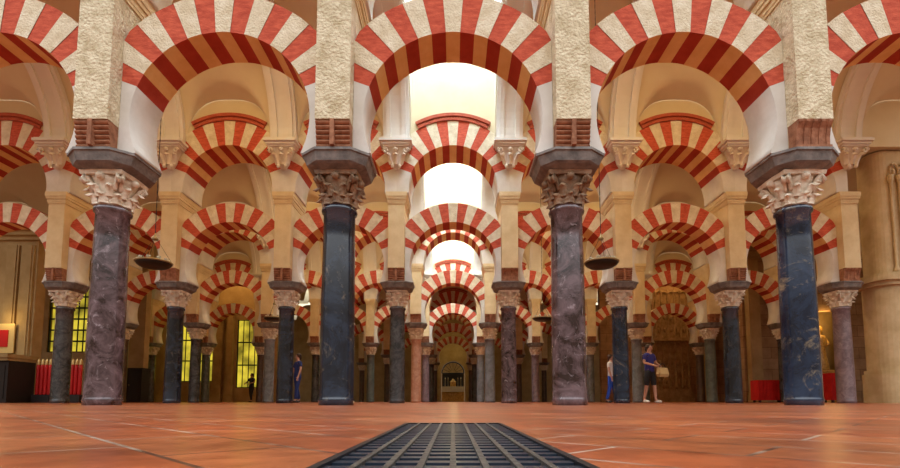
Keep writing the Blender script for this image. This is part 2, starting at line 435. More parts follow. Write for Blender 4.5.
def springer(zc, r0, clip, zbot, th, sgn):
    b = MB()
    pin = []
    ph = PHI; end = PI / 2 + math.asin(max(-1, min(1, (zc - zbot) / r0)))
    N = 10
    for k in range(N + 1):
        p = ph + (end - ph) * k / N
        pin.append((r0 * math.sin(p), zc + r0 * math.cos(p)))
    rc = clip / math.sin(ph)
    ztop = zc + rc * math.cos(ph)
    outer = [(clip, ztop)] + [(clip, min(ztop, z)) for (x, z) in pin[1:]]
    for k in range(N):
        q = [pin[k], outer[k], outer[k + 1], pin[k + 1]]
        bb = len(b.v)
        b.v += [(sgn * u, -th, w) for u, w in q] + [(sgn * u, th, w) for u, w in q]
        b.face([bb, bb + 1, bb + 2, bb + 3]); b.face([bb + 7, bb + 6, bb + 5, bb + 4]); b.face([bb, bb + 3, bb + 7, bb + 4], 0, True)
        b.face([bb + 1, bb + 2, bb + 6, bb + 5])
        if k == N - 1: b.face([bb + 3, bb + 2, bb + 6, bb + 7])
    return b.mesh('springer', M['white'])
def archivolt():
    b = MB(); lim = math.asin(1.08 / 2.2); N = 24
    for (ra, rb, t) in ((2.0, 2.07, .57), (2.11, 2.2, .60)):
        rings = []
        for k in range(N + 1):
            p = -lim + 2 * lim * k / N
            rings.append([(ra * math.sin(p), -t, ZU + ra * math.cos(p)), (rb * math.sin(p), -t, ZU + rb * math.cos(p)), (rb * math.sin(p), -.532, ZU + rb * math.cos(p)), (ra * math.sin(p), -.532, ZU + ra * math.cos(p))])
        b.prism(rings)
    for k in range(48):                                  # dentils
        p = -lim + 2 * lim * (k + .5) / 48; d = lim / 48 * .55
        q = []
        for r, pp in ((2.07, p - d), (2.07, p + d), (2.115, p + d), (2.115, p - d)): q.append((r * math.sin(pp), ZU + r * math.cos(pp)))
        b.prism([[(u, -.57, w) for u, w in q], [(u, -.532, w) for u, w in q]])
    return b.mesh('dentil_moulding', M['mould'])
LR = arch_ring(ZL, RL, RLO, 1.366, TL); UR = arch_ring(ZU, RU, RUO, 1.6, TU)
LS = [springer(ZL, RL, 1.366, ZA + .002, TL, s) for s in (-1, 1)]; US = [springer(ZU, RU, 1.6, ZK1, TU, s) for s in (-1, 1)]
AV = archivolt()
for ri, y in enumerate(ROWY):
    for k in range(1 - NL[ri], NR[ri]):
        x = k * A
        where = f'over the central aisle' if k == 0 else f'{NTH[abs(k) - 1]} bay {side(x)} of the aisle'
        t = thing('lower_arch', f'lower red-and-cream horseshoe arch of the {ORD[ri]} arcade, {where}', 'arch', (x, y, 0), f'lower arches of the {ORD[ri]} arcade')
        place('ring', LR, t); place('springer', LS[0], t); place('springer', LS[1], t)
        if ri == 0: t2 = thing('upper_arch', 'upper arch of the nearest arcade, above the top of the frame', 'arch', (x, y, 0), 'upper arches of the nearest arcade')
        else: t2 = thing('upper_arch', f'upper red-and-cream round arch of the {ORD[ri]} arcade, {where}', 'arch', (x, y, 0), f'upper arches of the {ORD[ri]} arcade')
        place('ring', UR, t2); place('springer', US[0], t2); place('springer', US[1], t2); place('dentil_moulding', AV, t2)

# upper walls: the spandrels and lunettes over the upper arches
ZTOP = 12.5
for ri, y in enumerate(ROWY):
    b = MB(); xs = []
    for k in range(1 - NL[ri], NR[ri]): xs += [k * A - 1.6 + 3.2 * i / 24 for i in range(24)]
    xs.append((NR[ri] - 1) * A + 1.6)
    def zb(x):
        xl = (x + 1.6) % 3.2 - 1.6
        return ZU + math.sqrt(RUO * RUO - xl * xl) + .004
    th = .527
    for i in range(len(xs) - 1):
        a, c = xs[i], xs[i + 1]
        za, zc = zb(a), zb(c)
        bb = len(b.v)
        b.v += [(a, -th, za), (c, -th, zc), (c, -th, ZTOP), (a, -th, ZTOP), (a, th, za), (c, th, zc), (c, th, ZTOP), (a, th, ZTOP)]
        b.face([bb, bb + 1, bb + 2, bb + 3]); b.face([bb + 7, bb + 6, bb + 5, bb + 4]); b.face([bb, bb + 4, bb + 5, bb + 1])
    if ri == 1: b.box(11.21, 16.2, -th, th, 7.3, ZTOP)
    if ri == 2: b.box(14.41, 22, -th, th, 6.5, ZTOP); b.box(-22, -14.41, -th, th, 6.5, ZTOP)
    if ri == 3: b.box(17.61, 22, -th, th, 6.5, ZTOP); b.box(-22, -17.61, -th, th, 6.5, ZTOP)
    struct('wall_upper', b.mesh('wall_upper', M['wallplaster']), (0, y, 0))

# ------------------------------------------------------------------ vaults
XH, RISE = 3.06 + .06, 2.75
def barrel(t): return ZV + RISE * math.sqrt(max(0, 1 - t * t))
NAVEX = [4.5, 6.5, 6.5, 6.5, 6.5, 6.5]
YEND = ROWY + [ROWY[-1] + STEP]
for ni in range(6):
    y0, y1 = YEND[ni] + .535, YEND[ni + 1] - .535
    yc, hy = (y0 + y1) / 2, (y1 - y0) / 2
    X = NAVEX[ni] * A
    nx = int(X * 2 / .08); nt_ = 40
    lantern = ni < 3
    b = MB(); idx = {}
    for i in range(nx + 1):
        x = -X + 2 * X * i / nx
        xl = (x + 1.6) % 3.2 - 1.6
        for j in range(nt_ + 1):
            t = -math.cos(PI * j / nt_)
            y = yc + hy * t
            z = barrel(t)
            if abs(xl) < 1.22:
                dw = hy * (1 - abs(t))
                z = max(z, ZV + 1.35 * math.sqrt(1 - (abs(xl) / 1.22) ** 3) + .42 * dw * math.sqrt(1 - (xl / 1.22) ** 2))
            idx[i, j] = len(b.v); b.v.append((x, y, z))
    for i in range(nx):
        xm = -X + 2 * X * (i + .5) / nx
        if lantern and abs(xm) < 1.2: continue
        for j in range(nt_): b.face([idx[i, j], idx[i + 1, j], idx[i + 1, j + 1], idx[i, j + 1]], 0, True)
    struct('ceiling_vault', b.mesh('ceiling_vault', M['vault']))
    if lantern:                        # the bright shaft over the aisle
        b = MB()
        for s_ in (-1, 1):
            for j in range(nt_):
                t0, t1 = -math.cos(PI * j / nt_), -math.cos(PI * (j + 1) / nt_)
                bb = len(b.v); xx = s_ * 1.2
                b.v += [(xx, yc + hy * t0, barrel(t0) - .02), (xx, yc + hy * t1, barrel(t1) - .02), (xx, yc + hy * t1, ZTOP), (xx, yc + hy * t0, ZTOP)]
                b.face([bb, bb + 1, bb + 2, bb + 3])
        struct('ceiling_lantern', b.mesh('ceiling_lantern', M['rib']))
        b = MB(); b.box(-1.25, 1.25, y0 - .05, y1 + .05, ZTOP, ZTOP + .05)
        w = struct(f'window_{ni + 1}', b.mesh('window', M['skypane']))
        b = MB()
        for xx in (-.6, 0, .6): b.box(xx - .03, xx + .03, y0, y1, ZTOP - .08, ZTOP - .002)
        for k in range(1, 5): b.box(-1.2, 1.2, y0 + (y1 - y0) * k / 5 - .03, y0 + (y1 - y0) * k / 5 + .03, ZTOP - .07, ZTOP - .003)
        place('window_frame', b.mesh('window_frame', M['iron']), w)['kind'] = 'structure'

# vault ribs on wall brackets
def rib_mesh(w, e0, e1, xo, mat, name):
    b = MB(); N = 40; rings = []
    hy = (STEP - 1.08) / 2
    for j in range(N + 1):
        th = PI * j / N
        q = []
        for (dx, e) in ((-w / 2, e0), (w / 2, e0), (w / 2, e1), (-w / 2, e1)):
            q.append((xo + dx, -(hy - e) * math.cos(th), ZV + (RISE - e) * math.sin(th)))
        rings.append(q)
    b.prism(rings)
    return b.mesh(name, mat)
RIB = rib_mesh(.74, .012, .14, 0, M['rib'], 'rib_band')
RIBL = [rib_mesh(.13, .12, .20, xo, M['rib'], 'raised_moulding') for xo in (-.22, .22)]
def bracket_cap():
    b = MB()
    for (e, za, zb_) in ((0, 7.13, 7.18), (.04, 7.18, 7.25), (.09, 7.25, 7.32), (.06, 7.32, 7.35)):
        b.box(-.36 - e, .36 + e, -.34 - e, .02, za, zb_)
    return b.mesh('cap_moulding', M['rib'])
def bracket_body():
    b = MB()
    b.prism([[(-.06, -.1, 6.6), (.06, -.1, 6.6), (.06, .02, 6.6), (-.06, .02, 6.6)], [(-.15, -.17, 6.75), (.15, -.17, 6.75), (.15, .02, 6.75), (-.15, .02, 6.75)],
             [(-.2, -.22, 6.95), (.2, -.22, 6.95), (.2, .02, 6.95), (-.2, .02, 6.95)], [(-.3, -.3, 7.14), (.3, -.3, 7.14), (.3, .02, 7.14), (-.3, .02, 7.14)]])
    for xx, w in ((-.17, .09), (0, .1), (.17, .09)):
        rings = []
        for k in range(6):
            t = k / 5
            yy = -.17 - .16 * t ** 2; zz = 6.68 + .36 * (t if t < .8 else .8 - (t - .8))
            ww = w * (1 - .4 * t); xc = xx * (.6 + .8 * t)
            rings.append([(xc - ww, yy + .03, zz), (xc, yy - .03, zz), (xc + ww, yy + .03, zz), (xc, yy + .06, zz)])
        b.prism(rings)
    for s_ in (-1, 1):
        pts = [(s_ * (.29 + .085 * (1 - .7 * t) * math.cos(2.6 * PI * t)), -.30, 7.02 + .085 * (1 - .7 * t) * math.sin(2.6 * PI * t)) for t in [i / 12 for i in range(13)]]
        b.tube(pts, .03, 6)
        b.ball((s_ * .10, -.17, 6.63), .05, .05, .06, 8, 5)
    b.ball((0, -.30, 7.06), .07, .06, .06, 8, 5)
    return b.mesh('carved_leaf_body', M['carved'])
BC, BB = bracket_cap(), bracket_body()
for ri in (1, 2, 3):
    for j in range([0, 9, 10, 8][ri]):
        x = (j - [0, 5, 5, 4][ri] + .5) * A; pos = int(abs(x) / A)
        t = thing('wall_bracket', f'white carved leaf bracket under the rib on the {ORD[ri]} arcade, {NTH[pos]} {side(x)} of the aisle', 'bracket', (x, ROWY[ri] - .555, 0), f'rib brackets of the {ORD[ri]} arcade')
        place('cap_moulding', BC, t); place('carved_leaf_body', BB, t)
for ni in range(3):
    yc = (ROWY[ni] + ROWY[ni + 1]) / 2
    for j in range([9, 10, 8][ni]):
        x = (j - [5, 5, 4][ni] + .5) * A; pos = int(abs(x) / A)
        t = thing('vault_rib', f'white double-banded vault rib rising before the {ORD[ni + 1]} arcade, {NTH[pos]} {side(x)} of the aisle', 'rib', (x, yc, 0), f'ribs of the vault before the {ORD[ni + 1]} arcade')
        place('rib_band', RIB, t)
        for m in RIBL: place('raised_moulding', m, t)

# ------------------------------------------------------------------ floor and grate
GX, GY0, GY1 = .1155, .17, 1.18
b = MB()
for (x0, x1, y0, y1) in ((-34, -GX, -9, 52), (GX, 34, -9, 52), (-GX, GX, -9, GY0), (-GX, GX, GY1, 52)):
    bb = len(b.v); b.v += [(x0, y0, 0), (x1, y0, 0), (x1, y1, 0), (x0, y1, 0)]; b.face([bb, bb + 1, bb + 2, bb + 3])
struct('floor', b.mesh('floor', M['floor']))
b = MB(); bb = 0
b.v += [(-GX, GY0, 0), (GX, GY0, 0), (GX, GY1, 0), (-GX, GY1, 0), (-GX, GY0, -.15), (GX, GY0, -.15), (GX, GY1, -.15), (-GX, GY1, -.15)]
for q in ((0, 1, 5, 4), (1, 2, 6, 5), (2, 3, 7, 6), (3, 0, 4, 7), (4, 5, 6, 7)): b.face(list(q))
struct('floor_drain_pit', b.mesh('floor_drain_pit', M['pit']))
g = thing('floor_grate', 'black iron floor grate set in the terracotta tiles', 'grate', (0, GY0, 0))
b = MB(); w = .008
L = GY1 - GY0
b.box(-GX, -GX + w, 0, L, -.02, .003); b.box(GX - w, GX, 0, L, -.02, .003); b.box(-GX + w, GX - w, 0, w, -.02, .003); b.box(-GX + w, GX - w, L - w, L, -.02, .003)
place('frame', b.mesh('frame', M['iron']), g)
b = MB(); b.box(-.0028, .0028, w, L - w, -.018, .003); lb = b.mesh('long_bar', M['ironworn'])
for i in range(1, 8): place('long_bar', lb, g, (-GX + w + (2 * GX - 2 * w) * i / 8, 0, 0))
b = MB(); b.box(-GX + w, GX - w, -.0085, .0085, -.012, .0005); cb = b.mesh('cross_bar', M['skytintiron'])
NB = 28
for i in range(NB): place('cross_bar', cb, g, (0, w + (L - 2 * w) * (i + .5) / NB, 0))

# ------------------------------------------------------------------ hanging lamps
def lamp_parts():
    b = MB(); R = .36
    b.lathe([(.02, -.10), (.12, -.10), (.26, -.085), (.325, -.045), (.35, 0), (.345, .012), (.32, -.01), (.25, -.06), (.02, -.07)], 36)
    dish = b.mesh('dish', M['bronze'])
    b = MB()
    b.lathe([(R - .025, -.004), (R, -.004), (R + .008, .014), (R, .03), (R - .025, .03)], 40, cap=False)
    n = 40; f0 = len(b.v) - 5 * n
    for i in range(n): j = (i + 1) % n; b.face([f0 + i, f0 + j, f0 + 4 * n + j, f0 + 4 * n + i])
    rim = b.mesh('rim', M['brass'])
    b = MB(); b.lathe([(.015, 0), (.03, .02), (.038, .06), (.045, .10), (.04, .10), (.03, .06), (.01, .03)], 12); cup = b.mesh('oil_glass', M['glass'])
    b = MB(); b.lathe([(.01, .5), (.05, .51), (.065, .54), (.03, .58), (.02, .62), (.01, .66)], 12); hub = b.mesh('hub', M['brass'])
    b = MB()
    for i in range(3):
        a = 2 * PI * i / 3 + .4
        b.tube([(math.cos(a) * (R - .01), math.sin(a) * (R - .01), .02), (math.cos(a) * .2, math.sin(a) * .2, .26), (math.cos(a) * .04, math.sin(a) * .04, .53)], .004, 6)
    ch = b.mesh('side_chain', M['iron'])
    b = MB(); Z = 6.72
    zz = .64
    pts = []
    while zz < Z: pts.append((0, 0, zz)); zz += .08
    b.tube(pts, [.010 if i % 2 else .006 for i in range(len(pts))], 5)
    main = b.mesh('main_chain', M['iron'])
    return dish, rim, cup, hub, ch, main
LP = lamp_parts()
def lamp(x, y, z, lab):
    t = thing('hanging_lamp', lab, 'lamp', (x, y, z), 'hanging oil lamps')
    for m, nme in zip((LP[0], LP[1], LP[3], LP[4]), ('dish', 'rim', 'hub', 'side_chain')): place(nme, m, t)
    o = place('main_chain', LP[5], t); o.scale.z = (9.8 - z - .5) / 6.72
    for i in range(9):
        a = 2 * PI * i / 9
        place('oil_glass', LP[2], t, (math.cos(a) * .27, math.sin(a) * .27, .0))
    return t
YN1, YN2, YN3 = (ROWY[0] + ROWY[1]) / 2, (ROWY[1] + ROWY[2]) / 2, (ROWY[2] + ROWY[3]) / 2
lamp(-6.45, YN1, 3.02, 'dark dish oil lamp hanging beside the purple-brown column of the nearest arcade')
lamp(3.2, YN1, 3.02, 'dark dish oil lamp on a long chain, right of the aisle behind the nearest arcade')
lamp(-6.5, YN2, 3.05, 'small dish oil lamp hanging between the second and third arcades, left of the aisle')
lamp(3.25, YN2, 3.05, 'small dish oil lamp hanging between the second and third arcades, right of the aisle')

# ------------------------------------------------------------------ far walls
def wall_open(name, x0, x1, y, z1, opens, mat, th=.4):
    """wall facing the camera with openings (xa, xb, za, zb)"""
    b = MB(); cur = x0
    for (xa, xb, za, zb_) in sorted(opens):
        b.box(cur, xa, 0, th, 0, z1)
        if za > 0: b.box(xa, xb, 0, th, 0, za)
        b.box(xa, xb, 0, th, zb_, z1); cur = xb
    b.box(cur, x1, 0, th, 0, z1)
    return struct(name, b.mesh(name, mat), (0, y, 0))
def grille(lab, x0, x1, y, z0, z1, nx, nz, group=None):
    t = thing('iron_grille', lab, 'grille', ((x0 + x1) / 2, y, z0), group)
    w, h = x1 - x0, z1 - z0
    b = MB(); e = .05
    b.box(-w / 2, -w / 2 + e, -.04, .04, 0, h); b.box(w / 2 - e, w / 2, -.04, .04, 0, h); b.box(-w / 2 + e, w / 2 - e, -.04, .04, 0, e); b.box(-w / 2 + e, w / 2 - e, -.04, .04, h - e, h)
    place('frame', b.mesh('frame', M['iron']), t)
    b = MB(); b.box(-.022, .022, -.022, .022, e, h - e); vb = b.mesh('upright_bar', M['iron'])
    for i in range(1, nx): place('upright_bar', vb, t, (-w / 2 + w * i / nx, 0, 0))
    b = MB(); b.box(-w / 2 + e, w / 2 - e, -.03, .03, -.04, .04); hb = b.mesh('cross_rail', M['iron'])
    for i in range(1, nz): place('cross_rail', hb, t, (0, 0, h * i / nz))
    return t
def pane(n, x0, x1, y, z0, z1):
    b = MB(); b.box(x0, x1, y, y + .04, z0, z1)
    struct(f'window_{n}', b.mesh('window', M['yellowpane']))

YA, YB, YC = 24.2, 31.0, 49.0
wall_open('wall_left', -30, -15.5, YA, 10.2, [(-20.4, -17.8, 2.5, 5.9)], M['ochre'])
pane(4, -20.4, -17.8, YA + .25, 2.5, 5.9)
grille('black iron grille over yellow light beside the dark stone altar at far left', -20.4, -17.8, YA + .1, 2.5, 5.9, 9, 6, 'iron grilles before yellow windows')
wall_open('wall_back_left', -22, -10.9, YB, 10.2, [(-17.6, -15.4, 1.3, 5.3), (-13.9, -12.4, .9, 5.3)], M['ochre'])
pane(5, -17.6, -15.4, YB + .25, 1.3, 5.3); pane(6, -13.9, -12.4, YB + .25, .9, 5.3)
grille('tall iron grille over yellow light behind the second arcade\'s third column left', -17.6, -15.4, YB + .1, 1.3, 5.3, 6, 3, 'iron grilles before yellow windows')
grille('narrow iron grille over yellow light near the third arcade, close to a dark-clothed visitor', -13.9, -12.4, YB + .1, .9, 5.3, 4, 3, 'iron grilles before yellow windows')
# pilasters
def pilaster(lab, x, y, w, d, h, mat, group=None):
    t = thing('pilaster', lab, 'pilaster', (x, y, 0), group)
    b = MB(); b.box(-w * .62, w * .62, -d * 1.3, 0, 0, .35); b.box(-w * .56, w * .56, -d * 1.15, 0, .35, .5); place('base', b.mesh('base', mat), t)
    b = MB(); b.box(-w / 2, w / 2, -d, 0, .5, h - .4); b.box(-w / 2 + .08, w / 2 - .08, -d - .03, -d, .8, h - .7); place('shaft', b.mesh('shaft', mat), t)
    b = MB()
    for k, e in enumerate((.04, .1, .16)): b.box(-w / 2 - e, w / 2 + e, -d - e, 0, h - .4 + k * .13, h - .4 + (k + 1) * .13 + (.01 if k == 2 else 0))
    place('cap_moulding', b.mesh('cap_moulding', mat), t)
    return t
for (x, w, lab) in ((-15.0, .55, 'ochre wall pilaster between the two yellow grilles'), (-14.25, .4, 'slim ochre wall pilaster beside the narrow yellow grille'), (-18.3, .6, 'ochre wall pilaster left of the tall yellow grille')):
    pilaster(lab, x, YB - .02, w, .3, 6.2, M['ochre'], 'pilasters of the ochre wall')

# far centre: chapel wall with arched recess
b = MB(); N = 16; R0, ZR = 1.2, 2.9
x0, x1, z1 = -23, 23, 10.2
prev = None
b.box(x0, -R0, 0, .5, 0, z1); b.box(R0, x1, 0, .5, 0, z1)
for k in range(N):
    a0, a1 = PI - PI * k / N, PI - PI * (k + 1) / N
    q = [(R0 * math.cos(a0), ZR + R0 * math.sin(a0)), (R0 * math.cos(a1), ZR + R0 * math.sin(a1))]
    bb = len(b.v)
    for yy in (0, .5): b.v += [(q[0][0], yy, q[0][1]), (q[1][0], yy, q[1][1]), (q[1][0], yy, z1), (q[0][0], yy, z1)]
    b.face([bb, bb + 1, bb + 2, bb + 3]); b.face([bb + 4, bb + 7, bb + 6, bb + 5]); b.face([bb, bb + 4, bb + 5, bb + 1])
b.box(-R0, R0, 1.4, 1.5, 0, 4.5)
struct('wall_back', b.mesh('wall_back', M['ochre']), (0, YC, 0))
t = thing('altarpiece', 'gilded altarpiece under a dark arch at the far end of the aisle', 'altarpiece', (0, YC + .75, 0))
b = MB(); b.box(-1.1, 1.1, -.1, .4, 0, 1.0); place('base', b.mesh('base', M['gold']), t)
b = MB(); b.box(-1.15, 1.15, -.25, .4, 1.0, 1.55); place('altar_cloth', b.mesh('altar_cloth', M['linen']), t)
b = MB(); b.box(-.3, .3, -.1, .2, 1.55, 2.0); b.prism([[(-.34, -.12, 2.0), (.34, -.12, 2.0), (.34, .2, 2.0), (-.34, .2, 2.0)], [(-.05, 0, 2.35), (.05, 0, 2.35), (.05, .06, 2.35), (-.05, .06, 2.35)]]); place('tabernacle', b.mesh('tabernacle', M['gold']), t)
b = MB(); b.box(-1.1, 1.1, .42, .55, 1.55, 2.9); place('back_panel', b.mesh('back_panel', M['dark']), t)
b = MB(); b.lathe([(.03, 1.55), (.05, 1.6), (.03, 1.7), (.03, 2.3), (.05, 2.35), (.01, 2.5)], 10); cs = b.mesh('candlestick', M['brass'])
for xx in (-.8, -.5, .5, .8): place('candlestick', cs, t, (xx, 0, 0))
b = MB(); pts = [(1.13 * math.cos(PI * k / 20), 0, 2.92 + 1.13 * math.sin(PI * k / 20)) for k in range(21)]; b.tube(pts, .06, 8)
for k in range(1, 8): a = PI * k / 8; b.tube([(.3 * math.cos(a), 0, 2.92 + .3 * math.sin(a)), (1.12 * math.cos(a), 0, 2.92 + 1.12 * math.sin(a))], .022, 6)
b.tube([(-1.13, 0, 2.92), (1.13, 0, 2.92)], .05, 8)
place('arch_grille', b.mesh('arch_grille', M['iron']), t)

# right hand walls
wall_open('wall_back_right', 9.5, 22, YB, 10.2, [], M['ashlar'])
wall_open('wall_right', 14.6, 30, YA, 10.2, [(18.0, 19.5, 0, 4.6)], M['ashlar'])
b = MB(); b.box(17.7, 19.9, .9, 1.0, 0, 5); struct('wall_chapel', b.mesh('wall_chapel', M['ochre']), (0, YA, 0))
# carved screen with tracery
t = thing('carved_stone_screen', 'carved stone screen with tall ribbed panels behind the blurred visitor', 'screen', (14.0, YB - .02, 0))
b = MB(); b.box(-1.25, 1.25, -.3, 0, 0, .7); b.box(-1.2, 1.2, -.24, 0, .7, .85); place('base', b.mesh('base', M['carvedstone']), t)
b = MB(); b.box(-1.15, 1.15, -.12, 0, .85, 7.2); place('back_panel', b.mesh('back_panel', M['carvedstone']), t)
b = MB()
b.lathe([(.09, 0), (.09, .15), (.055, .25), (.05, 3.0), (.09, 3.1), (.05, 3.2), (.05, 6.2), (.1, 6.35)], 10); cl = b.mesh('colonnette', M['carvedstone'])
for i in range(6): place('colonnette', cl, t, (-1.0 + .4 * i, -.17, .85))
b = MB(); b.box(-1.2, 1.2, -.26, -.12, 3.9, 4.1)
place('string_course', b.mesh('string_course', M['carvedstone']), t)
b = MB()
for i in range(5):
    xc = -.8 + .4 * i
    for zz in (3.5, 6.8):
        b.tube([(xc + .2 * math.cos(PI * k / 8), -.17, zz + .3 * math.sin(PI * k / 8)) for k in range(9)], .035, 6)
    for zz in (1.3, 1.9, 2.5, 4.6, 5.4): b.ball((xc, -.12, zz), .09, .05, .16, 8, 5)
place('tracery', b.mesh('tracery', M['carvedstone']), t)
pilaster('cream stone pilaster between the blue-black columns, near the right red bench', 17.3 - 6.2 + 5.2, YB - .02, .6, .4, 9.0, M['ochre'], 'pilasters of the stone wall')
pilaster('stone pilaster at the corner behind the second arcade\'s blue-black column', 15.0, YA - .02, .55, .35, 7.5, M['ochre'], 'pilasters of the stone wall')
pilaster('stone pilaster beside the gilded statue niche', 16.6, YA - .02, .5, .3, 7.5, M['ochre'], 'pilasters of the stone wall')
# gilded figure in the niche
t = thing('gilded_statue', 'gilded statue glowing in a niche behind the blue-black tan-veined column', 'statue', (18.75, YA + .45, 0))
b = MB(); b.box(-.45, .45, -.3, .3, 0, 1.5); b.box(-.5, .5, -.35, .35, 1.5, 1.62); place('pedestal', b.mesh('pedestal', M['gold']), t)
b = MB(); b.lathe([(.34, 1.62), (.36, 1.7), (.27, 2.3), (.22, 2.8), (.3, 3.2), (.24, 3.38), (.09, 3.45), (.09, 3.52), (.15, 3.62), (.16, 3.72), (.12, 3.84), (.03, 3.9)], 18)
for s_ in (-1, 1): b.tube([(s_ * .27, 0, 3.25), (s_ * .38, -.1, 2.95), (s_ * .12, -.3, 2.85)], [.08, .07, .05], 8)
place('figure', b.mesh('figure', M['gold']), t)
b = MB(); b.tube([(.3 * math.cos(2 * PI * k / 20), .15, 3.72 + .3 * math.sin(2 * PI * k / 20)) for k in range(21)], .025, 6); place('halo', b.mesh('halo', M['gold']), t)
# big stone pier on the right
t = thing('stone_buttress', 'massive carved stone buttress with plain rounded base at far right', 'buttress', (12.0, 13.3, 0))
def rbox(b, x0, x1, y0, y1, z0, z1, r):
    ring = []
    for (cx, cy, a0) in ((x0 + r, y0 + r, PI), (x1 - r, y0 + r, 1.5 * PI), (x1 - r, y1 - r, 0), (x0 + r, y1 - r, .5 * PI)):
        for k in range(7): a = a0 + PI / 2 * k / 6; ring.append((cx + r * math.cos(a), cy + r * math.sin(a)))
    b.prism([[(u, v, z0) for u, v in ring], [(u, v, z1) for u, v in ring]], True, 0, False)
b = MB(); rbox(b, -.12, 4.2, -.12, 1.0, 0, .82, .35); rbox(b, -.06, 4.2, -.06, 1.0, .82, .92, .35); place('plinth', b.mesh('plinth', M['buttress']), t)
b = MB(); rbox(b, 0, 4.2, 0, 1.0, .92, 3.3, .4); place('base', b.mesh('base', M['buttress']), t)
b = MB(); rbox(b, -.08, 4.2, -.08, 1.0, 3.3, 3.42, .4); rbox(b, -.16, 4.2, -.16, 1.0, 3.42, 3.55, .4); rbox(b, -.06, 4.2, -.06, 1.0, 3.55, 3.65, .4); place('string_course', b.mesh('string_course', M['buttress']), t)
b = MB(); rbox(b, .15, 4.2, .15, 1.0, 3.65, 7.25, .3); place('upper_shaft', b.mesh('upper_shaft', M['buttress']), t)
b = MB(); b.lathe([(.1, 0), (.07, .12), (.04, .2), (.036, 2.6), (.07, 2.7), (.08, 2.85)], 12); cl = b.mesh('colonnette', M['buttress'])
for i in range(10): place('colonnette', cl, t, (.5 + .24 * i, .1, 3.65))
b = MB()
for i in range(9):
    xc = .62 + .24 * i
    b.tube([(xc + .12 * math.cos(PI * k / 10), .1, 6.5 + .35 * math.sin(PI * k / 10) ** .7) for k in range(11)], .032, 6)
    b.ball((xc, .13, 6.6), .06, .05, .1, 8, 5)
place('tracery', b.mesh('tracery', M['buttress']), t)
# red cloth benches / panels
def red_panel(lab, x, y, w, h):
    t = thing('red_barrier', lab, 'barrier', (x, y, 0), 'red cloth barriers')
    b = MB(); N = 24; rings = []
    for (z, s_) in ((.10, 1.0), (h - .05, .985), (h, .97)):
        ring = []
        for k in range(N + 1): u = -w / 2 + w * k / N; ring.append((u * s_, -.28 - .012 * math.sin(k * 2.3), z))
        for k in range(N + 1): u = w / 2 - w * k / N; ring.append((u * s_, .28, z))
        rings.append(ring)
    b.prism(rings); place('cloth_cover', b.mesh('cloth_cover', M['redcloth']), t)
    b = MB(); b.box(-.04, .04, -.04, .04, 0, .12); f = b.mesh('foot', M['dark'])
    for sx in (-1, 1):
        for sy in (-1, 1): place('foot', f, t, (sx * (w / 2 - .1), sy * .2, 0))
red_panel('long red cloth barrier left of the blue-black tan-veined column', 14.05, 21.6, 1.3, .98)
red_panel('short red cloth barrier between the tan-veined column and the mauve column', 15.55, 19.6, 1.0, 1.18)

# left: stone pier, altar, lit picture, candles
t = thing('stone_pier', 'ochre stone pier with moulded strips above the dark altar at far left', 'pier', (-16.25, 17.2, 0))
b = MB(); b.box(-1.7, 1.25, 0, 0.5, 0, .5); place('base', b.mesh('base', M['ochre']), t)
b = MB(); b.box(-1.6, 1.15, .08, .5, .5, 5.9); place('shaft', b.mesh('shaft', M['ochre']), t)
b = MB(); b.box(-.16, .16, -.04, .1, .5, 5.7); b.box(-.22, -.16, 0, .1, .5, 5.7); b.box(.16, .22, 0, .1, .5, 5.7); st = b.mesh('moulded_strip', M['ochre'])
for x in (.3, .85): place('moulded_strip', st, t, (x, 0, 0))
b = MB(); b.box(-1.7, 1.22, -.02, .5, 5.9, 6.05); b.box(-1.8, 1.32, -.12, .5, 6.05, 6.2); b.box(-1.9, 1.42, -.2, .5, 6.2, 6.35); place('cornice', b.mesh('cornice', M['ochre']), t)
t = thing('altar_table', 'dark altar table with pale stone slab under the lit red picture', 'altar', (-15.47, 16.4, 0))
b = MB(); b.box(-.9, .72, -.35, .7, 0, 1.4); b.box(-.8, .62, -.37, -.35, .15, 1.25); place('front_panel', b.mesh('front_panel', M['dark']), t)
b = MB(); b.box(-1.0, .76, -.45, .72, 1.4, 1.5); b.box(-1.05, .8, -.5, .72, 1.5, 1.62); place('slab', b.mesh('slab', M['ochre']), t)
t = thing('lit_picture', 'red picture in a pale frame glowing above the altar slab', 'picture', (-16.05, 17.05, 1.85))
b = MB(); b.box(-.62, .5, 0, .04, -.1, .95); place('frame', b.mesh('frame', M['goldcap']), t)
b = MB(); b.box(-.5, .3, -.03, 0, .12, .72); place('canvas', b.mesh('canvas', M['redwax']), t)
def candle_set(xs, y, wher, n0):
    b = MB(); b.box(min(xs) - .1, max(xs) + .1, y - .12, y + .12, 0, .28)
    tag(place('candle_stand', b.mesh('candle_stand', M['dark'])), f'low dark stand under the red candles {wher}', 'stand', 'candle stands')
    for i, x in enumerate(xs):
        t = thing('red_candle', f'tall red candle, {NTH[i]} in the row {wher}', 'candle', (x, y, .28), 'red candles')
        b = MB(); b.lathe([(.055, 0), (.06, .03), (.06, .92), (.05, 1.05)], 14); place('body', b.mesh('body', M['redwax']), t)
        b = MB(); b.lathe([(.05, 1.05), (.058, 1.07), (.04, 1.13), (.045, 1.18), (.012, 1.26)], 12); place('gold_tip', b.mesh('gold_tip', M['goldcap']), t)
candle_set([-14.56 + .14 * i for i in range(4)], 17.0, 'left of the dark grey column', 0)
candle_set([-13.36 + .14 * i for i in range(3)], 17.0, 'between the dark grey and purple-brown columns', 0)
t = thing('dark_cabinet', 'dark wooden cabinet against the ochre wall beside the purple-brown column', 'cabinet', (-14.95, 22.6, 0))
b = MB(); b.box(-.62, .62, -.3, .3, 0, 1.5); place('body', b.mesh('body', M['dark']), t)
